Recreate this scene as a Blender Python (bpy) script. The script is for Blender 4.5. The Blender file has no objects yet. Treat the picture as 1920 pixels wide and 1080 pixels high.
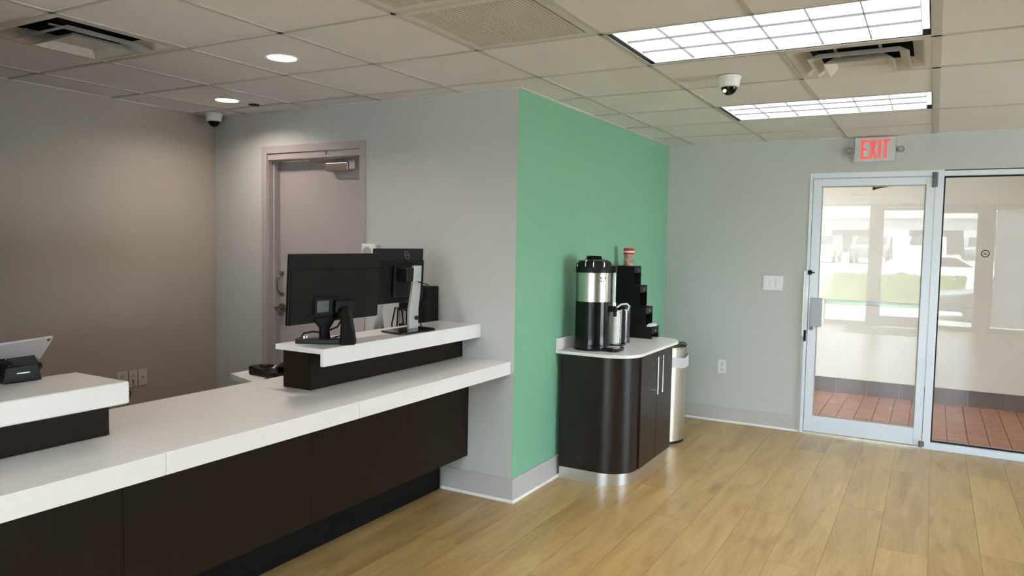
import bpy, bmesh, math, random
from mathutils import Vector, Matrix, Euler
random.seed(7)
PI = math.pi
SC = bpy.context.scene
COL = SC.collection

# ------------------------------------------------------------------ camera
cam_d = bpy.data.cameras.new('camera'); cam = bpy.data.objects.new('camera', cam_d); COL.objects.link(cam)
cam_d.sensor_width = 36.0; cam_d.lens = 1395.02 / 1920 * 36.0; cam_d.clip_start = 0.05; cam_d.clip_end = 500
yaw, pitch, roll = -0.51536, -0.06186, 0.01877
fwd = Vector((math.sin(yaw)*math.cos(pitch), math.cos(yaw)*math.cos(pitch), math.sin(pitch)))
rgt = Vector((math.cos(yaw), -math.sin(yaw), 0)); up = rgt.cross(fwd)
c_, s_ = math.cos(roll), math.sin(roll)
r2, u2 = rgt*c_ + up*s_, up*c_ - rgt*s_
m3 = Matrix((r2, u2, -fwd)).transposed()
cam.matrix_world = Matrix.Translation((0, 0, 1.52581)) @ m3.to_4x4()
SC.camera = cam

# ------------------------------------------------------------------ world, sun, exposure
SC.view_settings.view_transform = 'Standard'; SC.view_settings.look = 'None'
SC.view_settings.gamma = 1.0; SC.view_settings.use_curve_mapping = False
SC.view_settings.exposure = 0.42
SKY, SUN, FIX, TUBE, DOWN, CORR = 18.0, 32.0, 1.5, 7.0, 4.8, 4.5
w = bpy.data.worlds.new('sky'); SC.world = w; w.use_nodes = True
nt = w.node_tree; bg = nt.nodes['Background']
bg.inputs['Color'].default_value = (0.74, 0.88, 1.0, 1); bg.inputs['Strength'].default_value = SKY
sd = bpy.data.lights.new('sun', 'SUN'); so = bpy.data.objects.new('sun', sd); COL.objects.link(so)
sd.energy = SUN; sd.angle = 0.01; sd.color = (1, 0.96, 0.9)
so.location = (6, 20, 20); so.rotation_euler = Vector((0.35, 1.0, 1.5)).to_track_quat('Z', 'Y').to_euler()

# ------------------------------------------------------------------ materials
def mat(name, col, rough=0.5, metal=0.0, spec=0.5, emit=None, strength=0.0, coat=0.0):
    m = bpy.data.materials.new(name); m.use_nodes = True
    b = m.node_tree.nodes['Principled BSDF']
    b.inputs['Base Color'].default_value = (*col, 1); b.inputs['Roughness'].default_value = rough
    b.inputs['Metallic'].default_value = metal; b.inputs['Specular IOR Level'].default_value = spec
    b.inputs['Coat Weight'].default_value = coat
    if emit: b.inputs['Emission Color'].default_value = (*emit, 1); b.inputs['Emission Strength'].default_value = strength
    return m
def N(m, t, **kw):
    n = m.node_tree.nodes.new(t)
    for k, v in kw.items():
        if k in n.inputs: n.inputs[k].default_value = v
        else: setattr(n, k, v)
    return n
def L(m, a, b): m.node_tree.links.new(a, b)
def bsdf(m): return m.node_tree.nodes['Principled BSDF']
def noisy(m, col, amt=0.06, scale=6.0, bump=0.0, bscale=120.0, stretch=(1, 1, 1), rnd=0.0, detail=4.0):
    """procedural tone variation, optional per-object variation and fine bump"""
    tc = N(m, 'ShaderNodeTexCoord'); mp = N(m, 'ShaderNodeMapping'); mp.inputs['Scale'].default_value = stretch
    L(m, tc.outputs['Object'], mp.inputs['Vector'])
    no = N(m, 'ShaderNodeTexNoise', Scale=scale, Detail=detail); L(m, mp.outputs[0], no.inputs['Vector'])
    mr = N(m, 'ShaderNodeMapRange'); mr.inputs['To Min'].default_value = 1 - amt; mr.inputs['To Max'].default_value = 1 + amt
    mr.inputs['From Min'].default_value = 0.3; mr.inputs['From Max'].default_value = 0.7
    L(m, no.outputs['Fac'], mr.inputs['Value'])
    mx = N(m, 'ShaderNodeVectorMath', operation='SCALE'); mx.inputs[0].default_value = col
    if rnd:
        oi = N(m, 'ShaderNodeObjectInfo'); r = N(m, 'ShaderNodeMapRange')
        r.inputs['To Min'].default_value = 1 - rnd; r.inputs['To Max'].default_value = 1 + rnd
        L(m, oi.outputs['Random'], r.inputs['Value'])
        mu = N(m, 'ShaderNodeMath', operation='MULTIPLY'); L(m, r.outputs[0], mu.inputs[0]); L(m, mr.outputs[0], mu.inputs[1])
        L(m, mu.outputs[0], mx.inputs['Scale'])
    else: L(m, mr.outputs[0], mx.inputs['Scale'])
    L(m, mx.outputs[0], bsdf(m).inputs['Base Color'])
    if bump:
        n2 = N(m, 'ShaderNodeTexNoise', Scale=bscale, Detail=3.0); L(m, tc.outputs['Object'], n2.inputs['Vector'])
        bp = N(m, 'ShaderNodeBump', Strength=bump, Distance=0.002); L(m, n2.outputs['Fac'], bp.inputs['Height'])
        L(m, bp.outputs[0], bsdf(m).inputs['Normal'])
    return m
def paint(name, col, rough=0.55, amt=0.012): return noisy(mat(name, col, rough), col, amt, 1.5, 0.12, 260)

DKFR = mat('dark_bronze_frame', (0.16, 0.135, 0.11), 0.5)
GREY = paint('grey_paint', (0.53, 0.535, 0.515))
GREY_SHADED = paint('grey_paint_shaded', (0.385, 0.335, 0.282))  # darker copy of the grey wall paint; dim light is put into its colour
GREEN = paint('green_paint', (0.21, 0.46, 0.30), 0.42)
BASEP = paint('baseboard_paint', (0.50, 0.47, 0.46), 0.4)
SHOE = mat('white_shoe_paint', (0.86, 0.84, 0.80), 0.35)
DOORP = paint('door_paint', (0.42, 0.375, 0.365), 0.42)
TILE = noisy(mat('ceiling_tile', (0.73, 0.70, 0.675), 0.9), (0.73, 0.70, 0.675), 0.02, 3, 0.25, 300, rnd=0.012)
TEE = mat('ceiling_tee', (0.50, 0.48, 0.43), 0.5)
QUARTZ = noisy(mat('white_quartz', (0.80, 0.78, 0.76), 0.22), (0.80, 0.78, 0.76), 0.012, 60)
WENGE = noisy(mat('wenge_laminate', (0.0165, 0.0095, 0.0052), 0.45, 0.0, 0.12), (0.0165, 0.0095, 0.0052), 0.12, 8, stretch=(6, 6, 0.5))
WENGE2 = noisy(mat('wenge_gloss', (0.014, 0.009, 0.008), 0.28, 0.0, 0.35), (0.014, 0.009, 0.008), 0.15, 8, stretch=(6, 6, 0.5))
KICK = mat('black_toe_kick', (0.006, 0.006, 0.006), 0.5, 0.0, 0.12)
BLK = mat('black_plastic', (0.008, 0.008, 0.009), 0.42, 0.0, 0.22)
BLK2 = mat('black_matt_plastic', (0.012, 0.012, 0.0105), 0.6, 0.0, 0.12)
BLKG = mat('gloss_black_plastic', (0.004, 0.004, 0.005), 0.14, 0.0, 0.25)
DARK = mat('dark_void', (0.006, 0.006, 0.006), 0.9)
SILV = mat('silver_plastic', (0.52, 0.53, 0.52), 0.35, 0.5)
EMB = mat('emblem_grey', (0.24, 0.24, 0.24), 0.4, 0.3)
STEEL = mat('brushed_steel', (0.56, 0.53, 0.46), 0.24, 1.0)
STEELB = mat('bin_steel', (0.60, 0.55, 0.46), 0.30, 1.0)
CHROME = mat('chrome', (0.8, 0.8, 0.8), 0.12, 1.0)
NICKEL = mat('satin_nickel', (0.48, 0.44, 0.41), 0.3, 1.0)
BRONZ = mat('worn_bronze', (0.26, 0.21, 0.18), 0.3, 1.0)
ALU = noisy(mat('anodised_aluminium', (0.70, 0.75, 0.82), 0.4, 0.15), (0.70, 0.75, 0.82), 0.02, 4)
WHITE = mat('white_plastic', (0.78, 0.78, 0.77), 0.4)
PLATE = mat('beige_wall_plate', (0.56, 0.49, 0.43), 0.4)
SOCK = mat('socket_grey', (0.42, 0.37, 0.33), 0.5)
FIXW = mat('fixture_white', (0.80, 0.80, 0.80), 0.45)
HINGE = mat('hinge_grey_metal', (0.16, 0.16, 0.17), 0.4, 0.6)
BLADE = mat('louver_blade_grey', (0.16, 0.16, 0.165), 0.5)
DIFF = noisy(mat('diffuser_cream', (0.60, 0.56, 0.50), 0.5), (0.60, 0.56, 0.50), 0.03, 8)
GRILLE = mat('grille_taupe', (0.56, 0.50, 0.43), 0.6)
LENS = mat('lamp_lens', (0.8, 0.8, 0.8), 0.5, emit=(1.0, 0.99, 0.97), strength=FIX)
DLENS = mat('downlight_lens', (0.8, 0.8, 0.8), 0.5, emit=(1.0, 0.93, 0.86), strength=8.0)
REDE = mat('exit_red', (0.5, 0.02, 0.02), 0.5, emit=(1.0, 0.085, 0.08), strength=0.70)
SIGNW = mat('sign_housing', (0.60, 0.62, 0.61), 0.5)
LAMPH = mat('lamp_head_grey', (0.22, 0.23, 0.22), 0.5)
LINER = mat('bin_liner_plastic', (0.62, 0.62, 0.64), 0.35)
RED = mat('red_cap', (0.55, 0.02, 0.03), 0.4)
BEIGEW = noisy(mat('outside_beige_wall', (0.60, 0.52, 0.43), 0.8), (0.60, 0.52, 0.43), 0.03, 3, 0.3, 150)
BASET = noisy(mat('brown_cove_tile', (0.085, 0.045, 0.035), 0.4), (0.085, 0.045, 0.035), 0.12, 12, rnd=0.12)
TERRA = noisy(mat('terracotta_tile', (0.33, 0.125, 0.065), 0.5), (0.33, 0.125, 0.065), 0.16, 9, 0.3, 90, rnd=0.13)
GROUT = mat('grout', (0.05, 0.03, 0.025), 0.9)
PAVE = noisy(mat('concrete_pavement', (0.62, 0.60, 0.57), 0.9), (0.62, 0.60, 0.57), 0.05, 1)
ROADM = noisy(mat('asphalt_road', (0.50, 0.50, 0.49), 0.9), (0.50, 0.50, 0.49), 0.05, 0.4)
LEAF = noisy(mat('hedge_leaf', (0.13, 0.19, 0.06), 0.7), (0.13, 0.19, 0.06), 0.45, 7)
GRASS = noisy(mat('lawn', (0.24, 0.32, 0.12), 0.9), (0.24, 0.32, 0.12), 0.25, 6)
CARW = mat('car_white', (0.8, 0.8, 0.8), 0.25, coat=0.5)
CARS = mat('car_silver', (0.5, 0.52, 0.54), 0.25, 0.4, coat=0.5)
CARG = mat('car_grey', (0.10, 0.115, 0.13), 0.2, 0.2, coat=0.5)
CARGL = mat('car_glass', (0.03, 0.035, 0.04), 0.1)
RUB = mat('tyre', (0.02, 0.02, 0.02), 0.8)
STUCCO = noisy(mat('far_building', (0.42, 0.40, 0.38), 0.9), (0.42, 0.40, 0.38), 0.05, 1)
SHADE = bpy.data.materials.new('roller_shade_fabric'); SHADE.use_nodes = True
SHADE.node_tree.nodes.remove(bsdf(SHADE))
_d = N(SHADE, 'ShaderNodeBsdfDiffuse'); _d.inputs['Color'].default_value = (0.75, 0.75, 0.75, 1); _t = N(SHADE, 'ShaderNodeBsdfTranslucent'); _t.inputs['Color'].default_value = (0.8, 0.8, 0.82, 1)
_m = N(SHADE, 'ShaderNodeMixShader'); _m.inputs[0].default_value = 0.5; L(SHADE, _d.outputs[0], _m.inputs[1]); L(SHADE, _t.outputs[0], _m.inputs[2]); L(SHADE, _m.outputs[0], SHADE.node_tree.nodes['Material Output'].inputs['Surface'])
MATT = noisy(mat('door_mat', (0.04, 0.04, 0.04), 0.95), (0.04, 0.04, 0.04), 0.3, 80)

def glass_mat(name):
    m = bpy.data.materials.new(name); m.use_nodes = True; t = m.node_tree; t.nodes.remove(t.nodes['Principled BSDF'])
    out = t.nodes['Material Output']
    geo = N(m, 'ShaderNodeNewGeometry'); mr = N(m, 'ShaderNodeMapRange')
    mr.inputs['To Min'].default_value = 1.52; mr.inputs['To Max'].default_value = 1 / 1.52
    L(m, geo.outputs['Backfacing'], mr.inputs['Value'])
    fr = N(m, 'ShaderNodeFresnel'); L(m, mr.outputs[0], fr.inputs['IOR'])
    tr = N(m, 'ShaderNodeBsdfTransparent'); tr.inputs['Color'].default_value = (0.965, 0.975, 0.97, 1)
    gl = N(m, 'ShaderNodeBsdfGlossy', Roughness=0.0)
    mx = N(m, 'ShaderNodeMixShader'); L(m, fr.outputs[0], mx.inputs['Fac']); L(m, tr.outputs[0], mx.inputs[1]); L(m, gl.outputs[0], mx.inputs[2])
    L(m, mx.outputs[0], out.inputs['Surface'])
    return m
GLASS = glass_mat('window_glass')

def wood_mat():
    m = mat('oak_plank', (0.5, 0.33, 0.15), 0.32)
    tc = N(m, 'ShaderNodeTexCoord'); oi = N(m, 'ShaderNodeObjectInfo')
    add = N(m, 'ShaderNodeVectorMath', operation='ADD'); mul = N(m, 'ShaderNodeMath', operation='MULTIPLY'); mul.inputs[1].default_value = 37.0
    L(m, oi.outputs['Random'], mul.inputs[0])
    cmb = N(m, 'ShaderNodeCombineXYZ'); L(m, mul.outputs[0], cmb.inputs['Y']); L(m, mul.outputs[0], cmb.inputs['Z'])
    L(m, tc.outputs['Object'], add.inputs[0]); L(m, cmb.outputs[0], add.inputs[1])
    mp = N(m, 'ShaderNodeMapping'); mp.inputs['Scale'].default_value = (7, 1.0, 1); L(m, add.outputs[0], mp.inputs['Vector'])
    n1 = N(m, 'ShaderNodeTexNoise', Scale=1.2, Detail=4.0, Roughness=0.6, Distortion=0.9); L(m, mp.outputs[0], n1.inputs['Vector'])
    mp2 = N(m, 'ShaderNodeMapping'); mp2.inputs['Scale'].default_value = (90, 3.0, 1); L(m, add.outputs[0], mp2.inputs['Vector'])
    n2 = N(m, 'ShaderNodeTexNoise', Scale=1.5, Detail=4.0, Distortion=0.6); L(m, mp2.outputs[0], n2.inputs['Vector'])
    mp3 = N(m, 'ShaderNodeMapping'); mp3.inputs['Scale'].default_value = (7, 1.6, 1); L(m, add.outputs[0], mp3.inputs['Vector'])
    n3 = N(m, 'ShaderNodeTexNoise', Scale=1.6, Detail=2.0); L(m, mp3.outputs[0], n3.inputs['Vector'])
    kr = N(m, 'ShaderNodeMapRange'); kr.inputs['From Min'].default_value = 0.63; kr.inputs['From Max'].default_value = 0.74
    L(m, n3.outputs['Fac'], kr.inputs['Value'])
    cr = N(m, 'ShaderNodeValToRGB'); e = cr.color_ramp.elements
    e[0].position = 0.25; e[0].color = (0.31, 0.188, 0.068, 1); e[1].position = 0.70; e[1].color = (0.47, 0.318, 0.13, 1)
    L(m, n1.outputs['Fac'], cr.inputs['Fac'])
    g = N(m, 'ShaderNodeMapRange'); g.inputs['From Min'].default_value = 0.3; g.inputs['From Max'].default_value = 0.7
    g.inputs['To Min'].default_value = 0.90; g.inputs['To Max'].default_value = 1.07; L(m, n2.outputs['Fac'], g.inputs['Value'])
    r = N(m, 'ShaderNodeMapRange'); r.inputs['To Min'].default_value = 0.91; r.inputs['To Max'].default_value = 1.08
    wn = N(m, 'ShaderNodeMath', operation='FRACT'); L(m, mul.outputs[0], wn.inputs[0]); L(m, wn.outputs[0], r.inputs['Value'])
    mm = N(m, 'ShaderNodeMath', operation='MULTIPLY'); L(m, g.outputs[0], mm.inputs[0]); L(m, r.outputs[0], mm.inputs[1])
    sc = N(m, 'ShaderNodeVectorMath', operation='SCALE'); L(m, cr.outputs['Color'], sc.inputs[0]); L(m, mm.outputs[0], sc.inputs['Scale'])
    kx = N(m, 'ShaderNodeMixRGB'); kx.inputs['Color2'].default_value = (0.22, 0.12, 0.05, 1)
    km = N(m, 'ShaderNodeMath', operation='MULTIPLY'); km.inputs[1].default_value = 0.55
    L(m, kr.outputs[0], km.inputs[0]); L(m, km.outputs[0], kx.inputs['Fac']); L(m, sc.outputs[0], kx.inputs['Color1'])
    L(m, kx.outputs[0], bsdf(m).inputs['Base Color'])
    bp = N(m, 'ShaderNodeBump', Strength=0.12, Distance=0.001); L(m, n2.outputs['Fac'], bp.inputs['Height']); L(m, bp.outputs[0], bsdf(m).inputs['Normal'])
    return m
WOOD = wood_mat()

# ------------------------------------------------------------------ mesh helpers
class MB:
    def __init__(s): s.v = []; s.f = []
    def add(s, vs, fs, M=None):
        n = len(s.v); s.v += [tuple(M @ Vector(p)) if M else tuple(p) for p in vs]; s.f += [tuple(n + i for i in f) for f in fs]; return s
    def box(s, x0, y0, z0, x1, y1, z1, M=None):
        return s.add([(x0,y0,z0),(x1,y0,z0),(x1,y1,z0),(x0,y1,z0),(x0,y0,z1),(x1,y0,z1),(x1,y1,z1),(x0,y1,z1)],
                     [(0,3,2,1),(4,5,6,7),(0,1,5,4),(1,2,6,5),(2,3,7,6),(3,0,4,7)], M)
    def prism(s, poly, a, b, axis='z', M=None):
        """poly of 2D points (ccw) extruded along axis between a and b"""
        def P(p, h): return {'z': (p[0], p[1], h), 'y': (p[0], h, p[1]), 'x': (h, p[0], p[1])}[axis]
        n = len(poly); vs = [P(p, a) for p in poly] + [P(p, b) for p in poly]
        fs = [tuple(reversed(range(n))), tuple(range(n, 2*n))] + [(i, (i+1) % n, n+(i+1) % n, n+i) for i in range(n)]
        if axis == 'y': fs = [tuple(reversed(f)) for f in fs]
        return s.add(vs, fs, M)
    def cyl(s, c, r, h, axis='z', n=24, r1=None, M=None):
        r1 = r if r1 is None else r1; c = Vector(c)
        A = {'z': (Vector((1,0,0)), Vector((0,1,0)), Vector((0,0,1))), 'x': (Vector((0,1,0)), Vector((0,0,1)), Vector((1,0,0))), 'y': (Vector((0,0,1)), Vector((1,0,0)), Vector((0,1,0)))}[axis]
        vs = [c + A[0]*rr*math.cos(2*PI*i/n) + A[1]*rr*math.sin(2*PI*i/n) + A[2]*z for rr, z in ((r, 0), (r1, h)) for i in range(n)]
        fs = [tuple(reversed(range(n))), tuple(range(n, 2*n))] + [(i, (i+1) % n, n+(i+1) % n, n+i) for i in range(n)]
        return s.add(vs, fs, M)
    def lathe(s, c, prof, n=28, M=None, a0=0.0, a1=2*PI, closed=True):
        """prof list of (r, z); caps where r==0 collapse"""
        c = Vector(c); vs = []; k = len(prof); full = abs(a1-a0-2*PI) < 1e-6; m = n if full else n+1
        for i in range(m):
            a = a0 + (a1-a0)*i/n
            for r, z in prof: vs.append(c + Vector((max(r, 1e-5)*math.cos(a), max(r, 1e-5)*math.sin(a), z)))
        fs = []
        for i in range(n):
            j = (i+1) % m
            for q in range(k-1): fs.append((i*k+q, j*k+q, j*k+q+1, i*k+q+1))
        return s.add(vs, fs, M)
    def tube(s, pts, r, n=8, M=None):
        pts = [Vector(p) for p in pts]; vs = []; fs = []
        rr = r if isinstance(r, (list, tuple)) else [r]*len(pts)
        prev = None
        for i, p in enumerate(pts):
            t = (pts[min(i+1, len(pts)-1)] - pts[max(i-1, 0)]).normalized()
            a = prev - t*prev.dot(t) if prev else t.orthogonal()
            if a.length < 1e-4: a = t.orthogonal()
            a.normalize(); prev = a; b = t.cross(a)
            vs += [p + (a*math.cos(2*PI*k/n) + b*math.sin(2*PI*k/n))*rr[i] for k in range(n)]
        for i in range(len(pts)-1):
            for k in range(n): fs.append((i*n+k, i*n+(k+1) % n, (i+1)*n+(k+1) % n, (i+1)*n+k))
        fs += [tuple(reversed(range(n))), tuple(range((len(pts)-1)*n, len(pts)*n))]
        return s.add(vs, fs, M)
    def build(s, name, m, parent=None, bevel=0.0, smooth=False, seg=2, local=False, weld=False, solid=0.0):
        org = Vector((0, 0, 0))
        if parent is not None and not local:
            q = parent
            while q is not None: org += q.location; q = q.parent
        me = bpy.data.meshes.new(name); me.from_pydata([tuple(Vector(p) - org) for p in s.v], [], s.f); me.materials.append(m)
        bm = bmesh.new(); bm.from_mesh(me)
        if weld: bmesh.ops.remove_doubles(bm, verts=bm.verts, dist=2e-5)
        if not solid: bmesh.ops.recalc_face_normals(bm, faces=bm.faces)
        bm.to_mesh(me); bm.free()
        if smooth:
            me.polygons.foreach_set('use_smooth', [True]*len(me.polygons)); me.set_sharp_from_angle(angle=math.radians(38))
        o = bpy.data.objects.new(name, me); COL.objects.link(o)
        if parent is not None: o.parent = parent
        if solid: md = o.modifiers.new('solid', 'SOLIDIFY'); md.thickness = solid; md.offset = 0
        if bevel:
            md = o.modifiers.new('bevel', 'BEVEL'); md.width = bevel; md.segments = seg; md.limit_method = 'ANGLE'; md.angle_limit = math.radians(40)
            if not smooth: me.polygons.foreach_set('use_smooth', [True]*len(me.polygons)); md.harden_normals = True; me.set_sharp_from_angle(angle=math.radians(40))
        return o
def tag(o, label=None, cat=None, group=None, kind=None):
    if label: o['label'] = label
    if cat: o['category'] = cat
    if group: o['group'] = group
    if kind: o['kind'] = kind
    return o
def thing(name, label, cat, loc=(0, 0, 0), rz=0.0, group=None):
    o = bpy.data.objects.new(name, None); COL.objects.link(o); o.location = loc; o.rotation_euler = (0, 0, rz)
    o.empty_display_size = 0.05
    return tag(o, label, cat, group)
def struct(name, mb, m, parent=None, label=None, **kw):
    o = mb.build(name, m, parent, **kw)
    if parent is None: o['kind'] = 'structure'
    if label: o['label'] = label; o['category'] = name.split('_')[0]
    return o
def B(*a): return MB().box(*a)
def copy_tree(o, parent=None):
    c = o.copy(); COL.objects.link(c)
    if parent is not None: c.parent = parent
    for ch in list(o.children): copy_tree(ch, c)
    return c
def rrect(x0, y0, x1, y1, rs, n=8):
    """rounded rectangle ccw; rs = radii at (x0y0, x1y0, x1y1, x0y1)"""
    out = []
    for (cx, cy, r, a) in ((x0+rs[0], y0+rs[0], rs[0], PI), (x1-rs[1], y0+rs[1], rs[1], 1.5*PI), (x1-rs[2], y1-rs[2], rs[2], 0), (x0+rs[3], y1-rs[3], rs[3], PI/2)):
        if r <= 0: out.append((cx, cy)); continue
        out += [(cx + r*math.cos(a + PI/2*i/n), cy + r*math.sin(a + PI/2*i/n)) for i in range(n+1)]
    return out

# ================================================================== room constants
GX, GY, EY, CZ, LX = -2.0905, 3.732, 6.474, 2.396, -4.649
RX, RY, RB = 4.4, EY, -3.2                                            # right wall, far wall, rear storefront
TOP = 2.72

# ------------------------------------------------------------------ floor with planks
fl = struct('floor', B(-4.8, -3.35, -0.12, RX+0.15, EY+0.12, -0.008), mat('subfloor', (0.12, 0.08, 0.04), 0.8), label='light oak plank floor of the lobby')
PW, PLN = 0.2284, 1.52
x = -2.70; ci = 0; plank_mesh = None
def plank(x0, x1, y0, y1):
    g = 0.0007
    o = MB().box(x0+g, y0+g, -0.008, x1-g, y1-g, 0.0).build('floor_plank', WOOD, fl)
    return o
while x < 2.6:
    off = (ci * 0.57 + random.uniform(0, 0.3)) % PLN
    y = -3.2 - off
    while y < EY - 0.001:
        a, b = max(y, -3.2), min(y + PLN, EY - 0.002)
        if b - a > 0.02: plank(x, min(x+PW, RX), a, b)
        y += PLN
    x += PW; ci += 1
for o in fl.children: o.data.transform(Matrix.Identity(4))

# ------------------------------------------------------------------ walls
wl = struct('wall_left', B(LX-0.12, 2.85, 0, LX, GY+0.12, TOP).box(LX-0.12, RB, 0, LX+0.024, 2.85, TOP), GREY_SHADED, label='left wall behind the counter, dim light put into its colour')
DX0, DX1, DZ = -4.105, -3.258, 2.11                                  # grey door opening
wb = struct('wall_back', B(LX-0.001, GY, 0, DX0, GY+0.14, TOP).box(DX1, GY, 0, GX-0.0015, GY+0.14, TOP).box(DX0, GY, DZ, DX1, GY+0.14, TOP), GREY, label='grey painted wall with the door at the end of the counter')
wc = struct('wall_center', B(GX-0.0015, GY+0.0005, 0, GX, EY, TOP).box(GX-0.12, GY+0.141, 0, GX-0.0016, EY, TOP), GREEN, label='green accent wall behind the coffee cabinet')
FX0, FX1, FZ = -0.905, 2.0, 2.126                                    # storefront opening in the far wall
wf = struct('wall_far', B(GX-0.12, EY, 0, FX0, EY+0.12, TOP).box(FX1, EY, 0, RX+0.12, EY+0.12, TOP).box(FX0, EY, FZ, FX1, EY+0.12, TOP), GREY, label='grey far wall with exit door')
WA, WBB, WH = 2.9, 5.5, 1.75                                          # window in the right wall, out of the photo
wr = struct('wall_right', B(RX, RB, 0, RX+0.12, WA, TOP).box(RX, WBB, 0, RX+0.12, EY, TOP).box(RX, WA, WH, RX+0.12, WBB, TOP).box(RX, WA, 0, RX+0.12, WBB, 0.3), GREY)
w4 = struct('window_4', MB().box(RX+0.02, WA, 0.30, RX+0.10, WA+0.05, WH).box(RX+0.02, WBB-0.05, 0.30, RX+0.10, WBB, WH).box(RX+0.02, WA+0.05, 0.30, RX+0.10, WBB-0.05, 0.35).box(RX+0.02, WA+0.05, WH-0.05, RX+0.10, WBB-0.05, WH), DKFR)
B(RX+0.057, WA+0.05, 0.35, RX+0.063, WBB-0.05, WH-0.05).build('glass_pane', GLASS, w4)
WX0, WX1, WZ = -2.12, 2.75, 2.385                                     # rear storefront opening
wq = struct('wall_rear', B(LX-0.12, RB-0.14, 0, WX0, RB, TOP).box(WX1, RB-0.14, 0, RX+0.12, RB, TOP).box(WX0, RB-0.14, WZ, WX1, RB, TOP).box(0.66, RB-0.14, 0, 0.9, RB, WZ), GREY)

struct('wall_light_block', B(-3.02, RB, 0, -2.90, 0.75, CZ-0.001), GREY_SHADED)  # added unseen partition that keeps rear window daylight off the left wall
# baseboards with shoe moulding
def baseboard(name, pts_box, shoe_box):
    o = struct(name, B(*pts_box), BASEP, bevel=0.003); B(*shoe_box).build('shoe_molding', SHOE, o, bevel=0.006, seg=3); return o
baseboard('baseboard_back', (-2.575, GY-0.010, 0.0, GX+0.010, GY+0.0, 0.142), (-2.58, GY-0.026, 0, GX+0.026, GY-0.010, 0.020))
baseboard('baseboard_center', (GX, GY+0.0, 0.0, GX+0.010, EY-0.0, 0.142), (GX+0.010, GY-0.010, 0, GX+0.026, EY-0.026, 0.020))
baseboard('baseboard_far', (GX+0.010, EY-0.010, 0.0, FX0-0.012, EY, 0.135), (GX+0.010, EY-0.026, 0, FX0-0.012, EY-0.010, 0.020))

# ------------------------------------------------------------------ ceiling
ce = struct('ceiling', B(-4.8, -3.4, 2.62, RX+0.14, EY+0.12, 2.74), mat('deck', (0.3, 0.3, 0.3), 0.9), label='suspended grid ceiling over the lobby')
gxs = [-0.0348 + 0.6096*k for k in range(-8, 8)]
gys = [2.3166 + 0.6096*k for k in range(-10, 8)]
def clampr(a, lo, hi): return max(lo, min(hi, a))
skip = {(-2, -2): 'tr', (-1, -2): 'tr', (-2, -5): 'tr', (-1, -5): 'tr', (-2, 1): 'tr', (-1, 1): 'tr', (-2, 4): 'tr', (-1, 4): 'tr', (-6, -1): 'v', (-1, 2): 'v', (-3, 0): 'g', (-3, -1): 'g'}
tees = []
for kx in range(-8, 8):
    for ky in range(-10, 8):
        if (kx, ky) in skip: continue
        x0, x1 = -0.0348+0.6096*kx, -0.0348+0.6096*(kx+1); y0, y1 = 2.3166+0.6096*ky, 2.3166+0.6096*(ky+1)
        if kx >= 0:                                                   # longer tiles right of the main tee
            if ky in (3, 5): y1 += 0.6096
            elif ky in (4, 6): continue
        x0 = max(x0, LX if y0 < GY - 0.05 else GX); x1 = min(x1, RX); y0 = max(y0, RB); y1 = min(y1, EY)
        if y0 < GY < y1 and x0 < GX < x1 or (y0 < GY < y1 and x1 <= GX): 
            if x1 <= GX: y1 = GY
        if x1 - x0 < 0.02 or y1 - y0 < 0.02: continue
        B(x0+0.003, y0+0.003, 2.400, x1-0.003, y1-0.003, 2.415).build('ceiling_tile', TILE, ce)
def tee(x0, y0, x1, y1): B(x0, y0, CZ, x1, y1, 2.4195).build('ceiling_tee', TEE, ce)
for k in range(-8, 8):
    X = -0.0348 + 0.6096*k; hw = 0.012 if k != 0 else 0.019
    if X < LX: continue
    ya = RB; yb = GY if X < GX else EY
    if k == -1:
        for (a, b) in ((ya, 2.3166-5*0.6096), (2.3166-4*0.6096, 2.3166-2*0.6096), (1.707, 2.926), (3.536, 4.755), (5.365, yb)): tee(X-hw, a, X+hw, b)
    elif X < RX: tee(X-hw, ya, X+hw, yb)
for k in range(-10, 8):
    Y = 2.3166 + 0.6096*k
    if Y < RB or Y > EY: continue
    xa = LX if Y < GY else GX
    if k in (4, 5, 6) and False: pass
    xb = RX if k not in (4, 6) else -0.0348
    tee(xa, Y-0.011, xb, Y+0.011)
# edge angle around the walls
MB().box(LX, RB, CZ-0.001, LX+0.026, GY, CZ+0.003).box(LX, GY-0.022, CZ-0.001, GX, GY, CZ+0.003).box(GX, GY-0.022, CZ-0.001, GX+0.022, EY, CZ+0.003).box(GX, EY-0.022, CZ-0.001, RX, EY, CZ+0.003).build('edge_angle', TILE, ce)

# ------------------------------------------------------------------ grey door (back wall)
d2 = struct('door_2', B(DX0+0.004, GY+0.10, 0.008, DX1-0.004, GY+0.139, 2.062), DOORP, bevel=0.002, label='grey painted flush door with pull handle and closer')
MB().box(DX0-0.05, GY-0.012, 0, DX0, GY, DZ+0.05).box(DX1, GY-0.012, 0, DX1+0.05, GY, DZ+0.05).box(DX0, GY-0.012, DZ, DX1, GY, DZ+0.05) \
    .box(DX0, GY, 0, DX0+0.0035, GY+0.139, DZ).box(DX1-0.0035, GY, 0, DX1, GY+0.139, DZ).box(DX0, GY, 2.066, DX1, GY+0.139, DZ) \
    .box(DX0+0.003, GY+0.045, 0, DX0+0.016, GY+0.099, 2.075).box(DX0, GY+0.03, 2.060, DX1, GY+0.085, 2.075).build('door_frame', DOORP, d2, bevel=0.002)
h = MB().tube([(-4.068, GY+0.10, 1.270), (-4.068, GY+0.075, 1.262), (-4.068, GY+0.052, 1.235), (-4.068, GY+0.048, 1.195), (-4.068, GY+0.052, 1.155), (-4.068, GY+0.075, 1.128), (-4.068, GY+0.10, 1.120)], [0.008, 0.006, 0.006, 0.0065, 0.006, 0.006, 0.008], 10)
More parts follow.
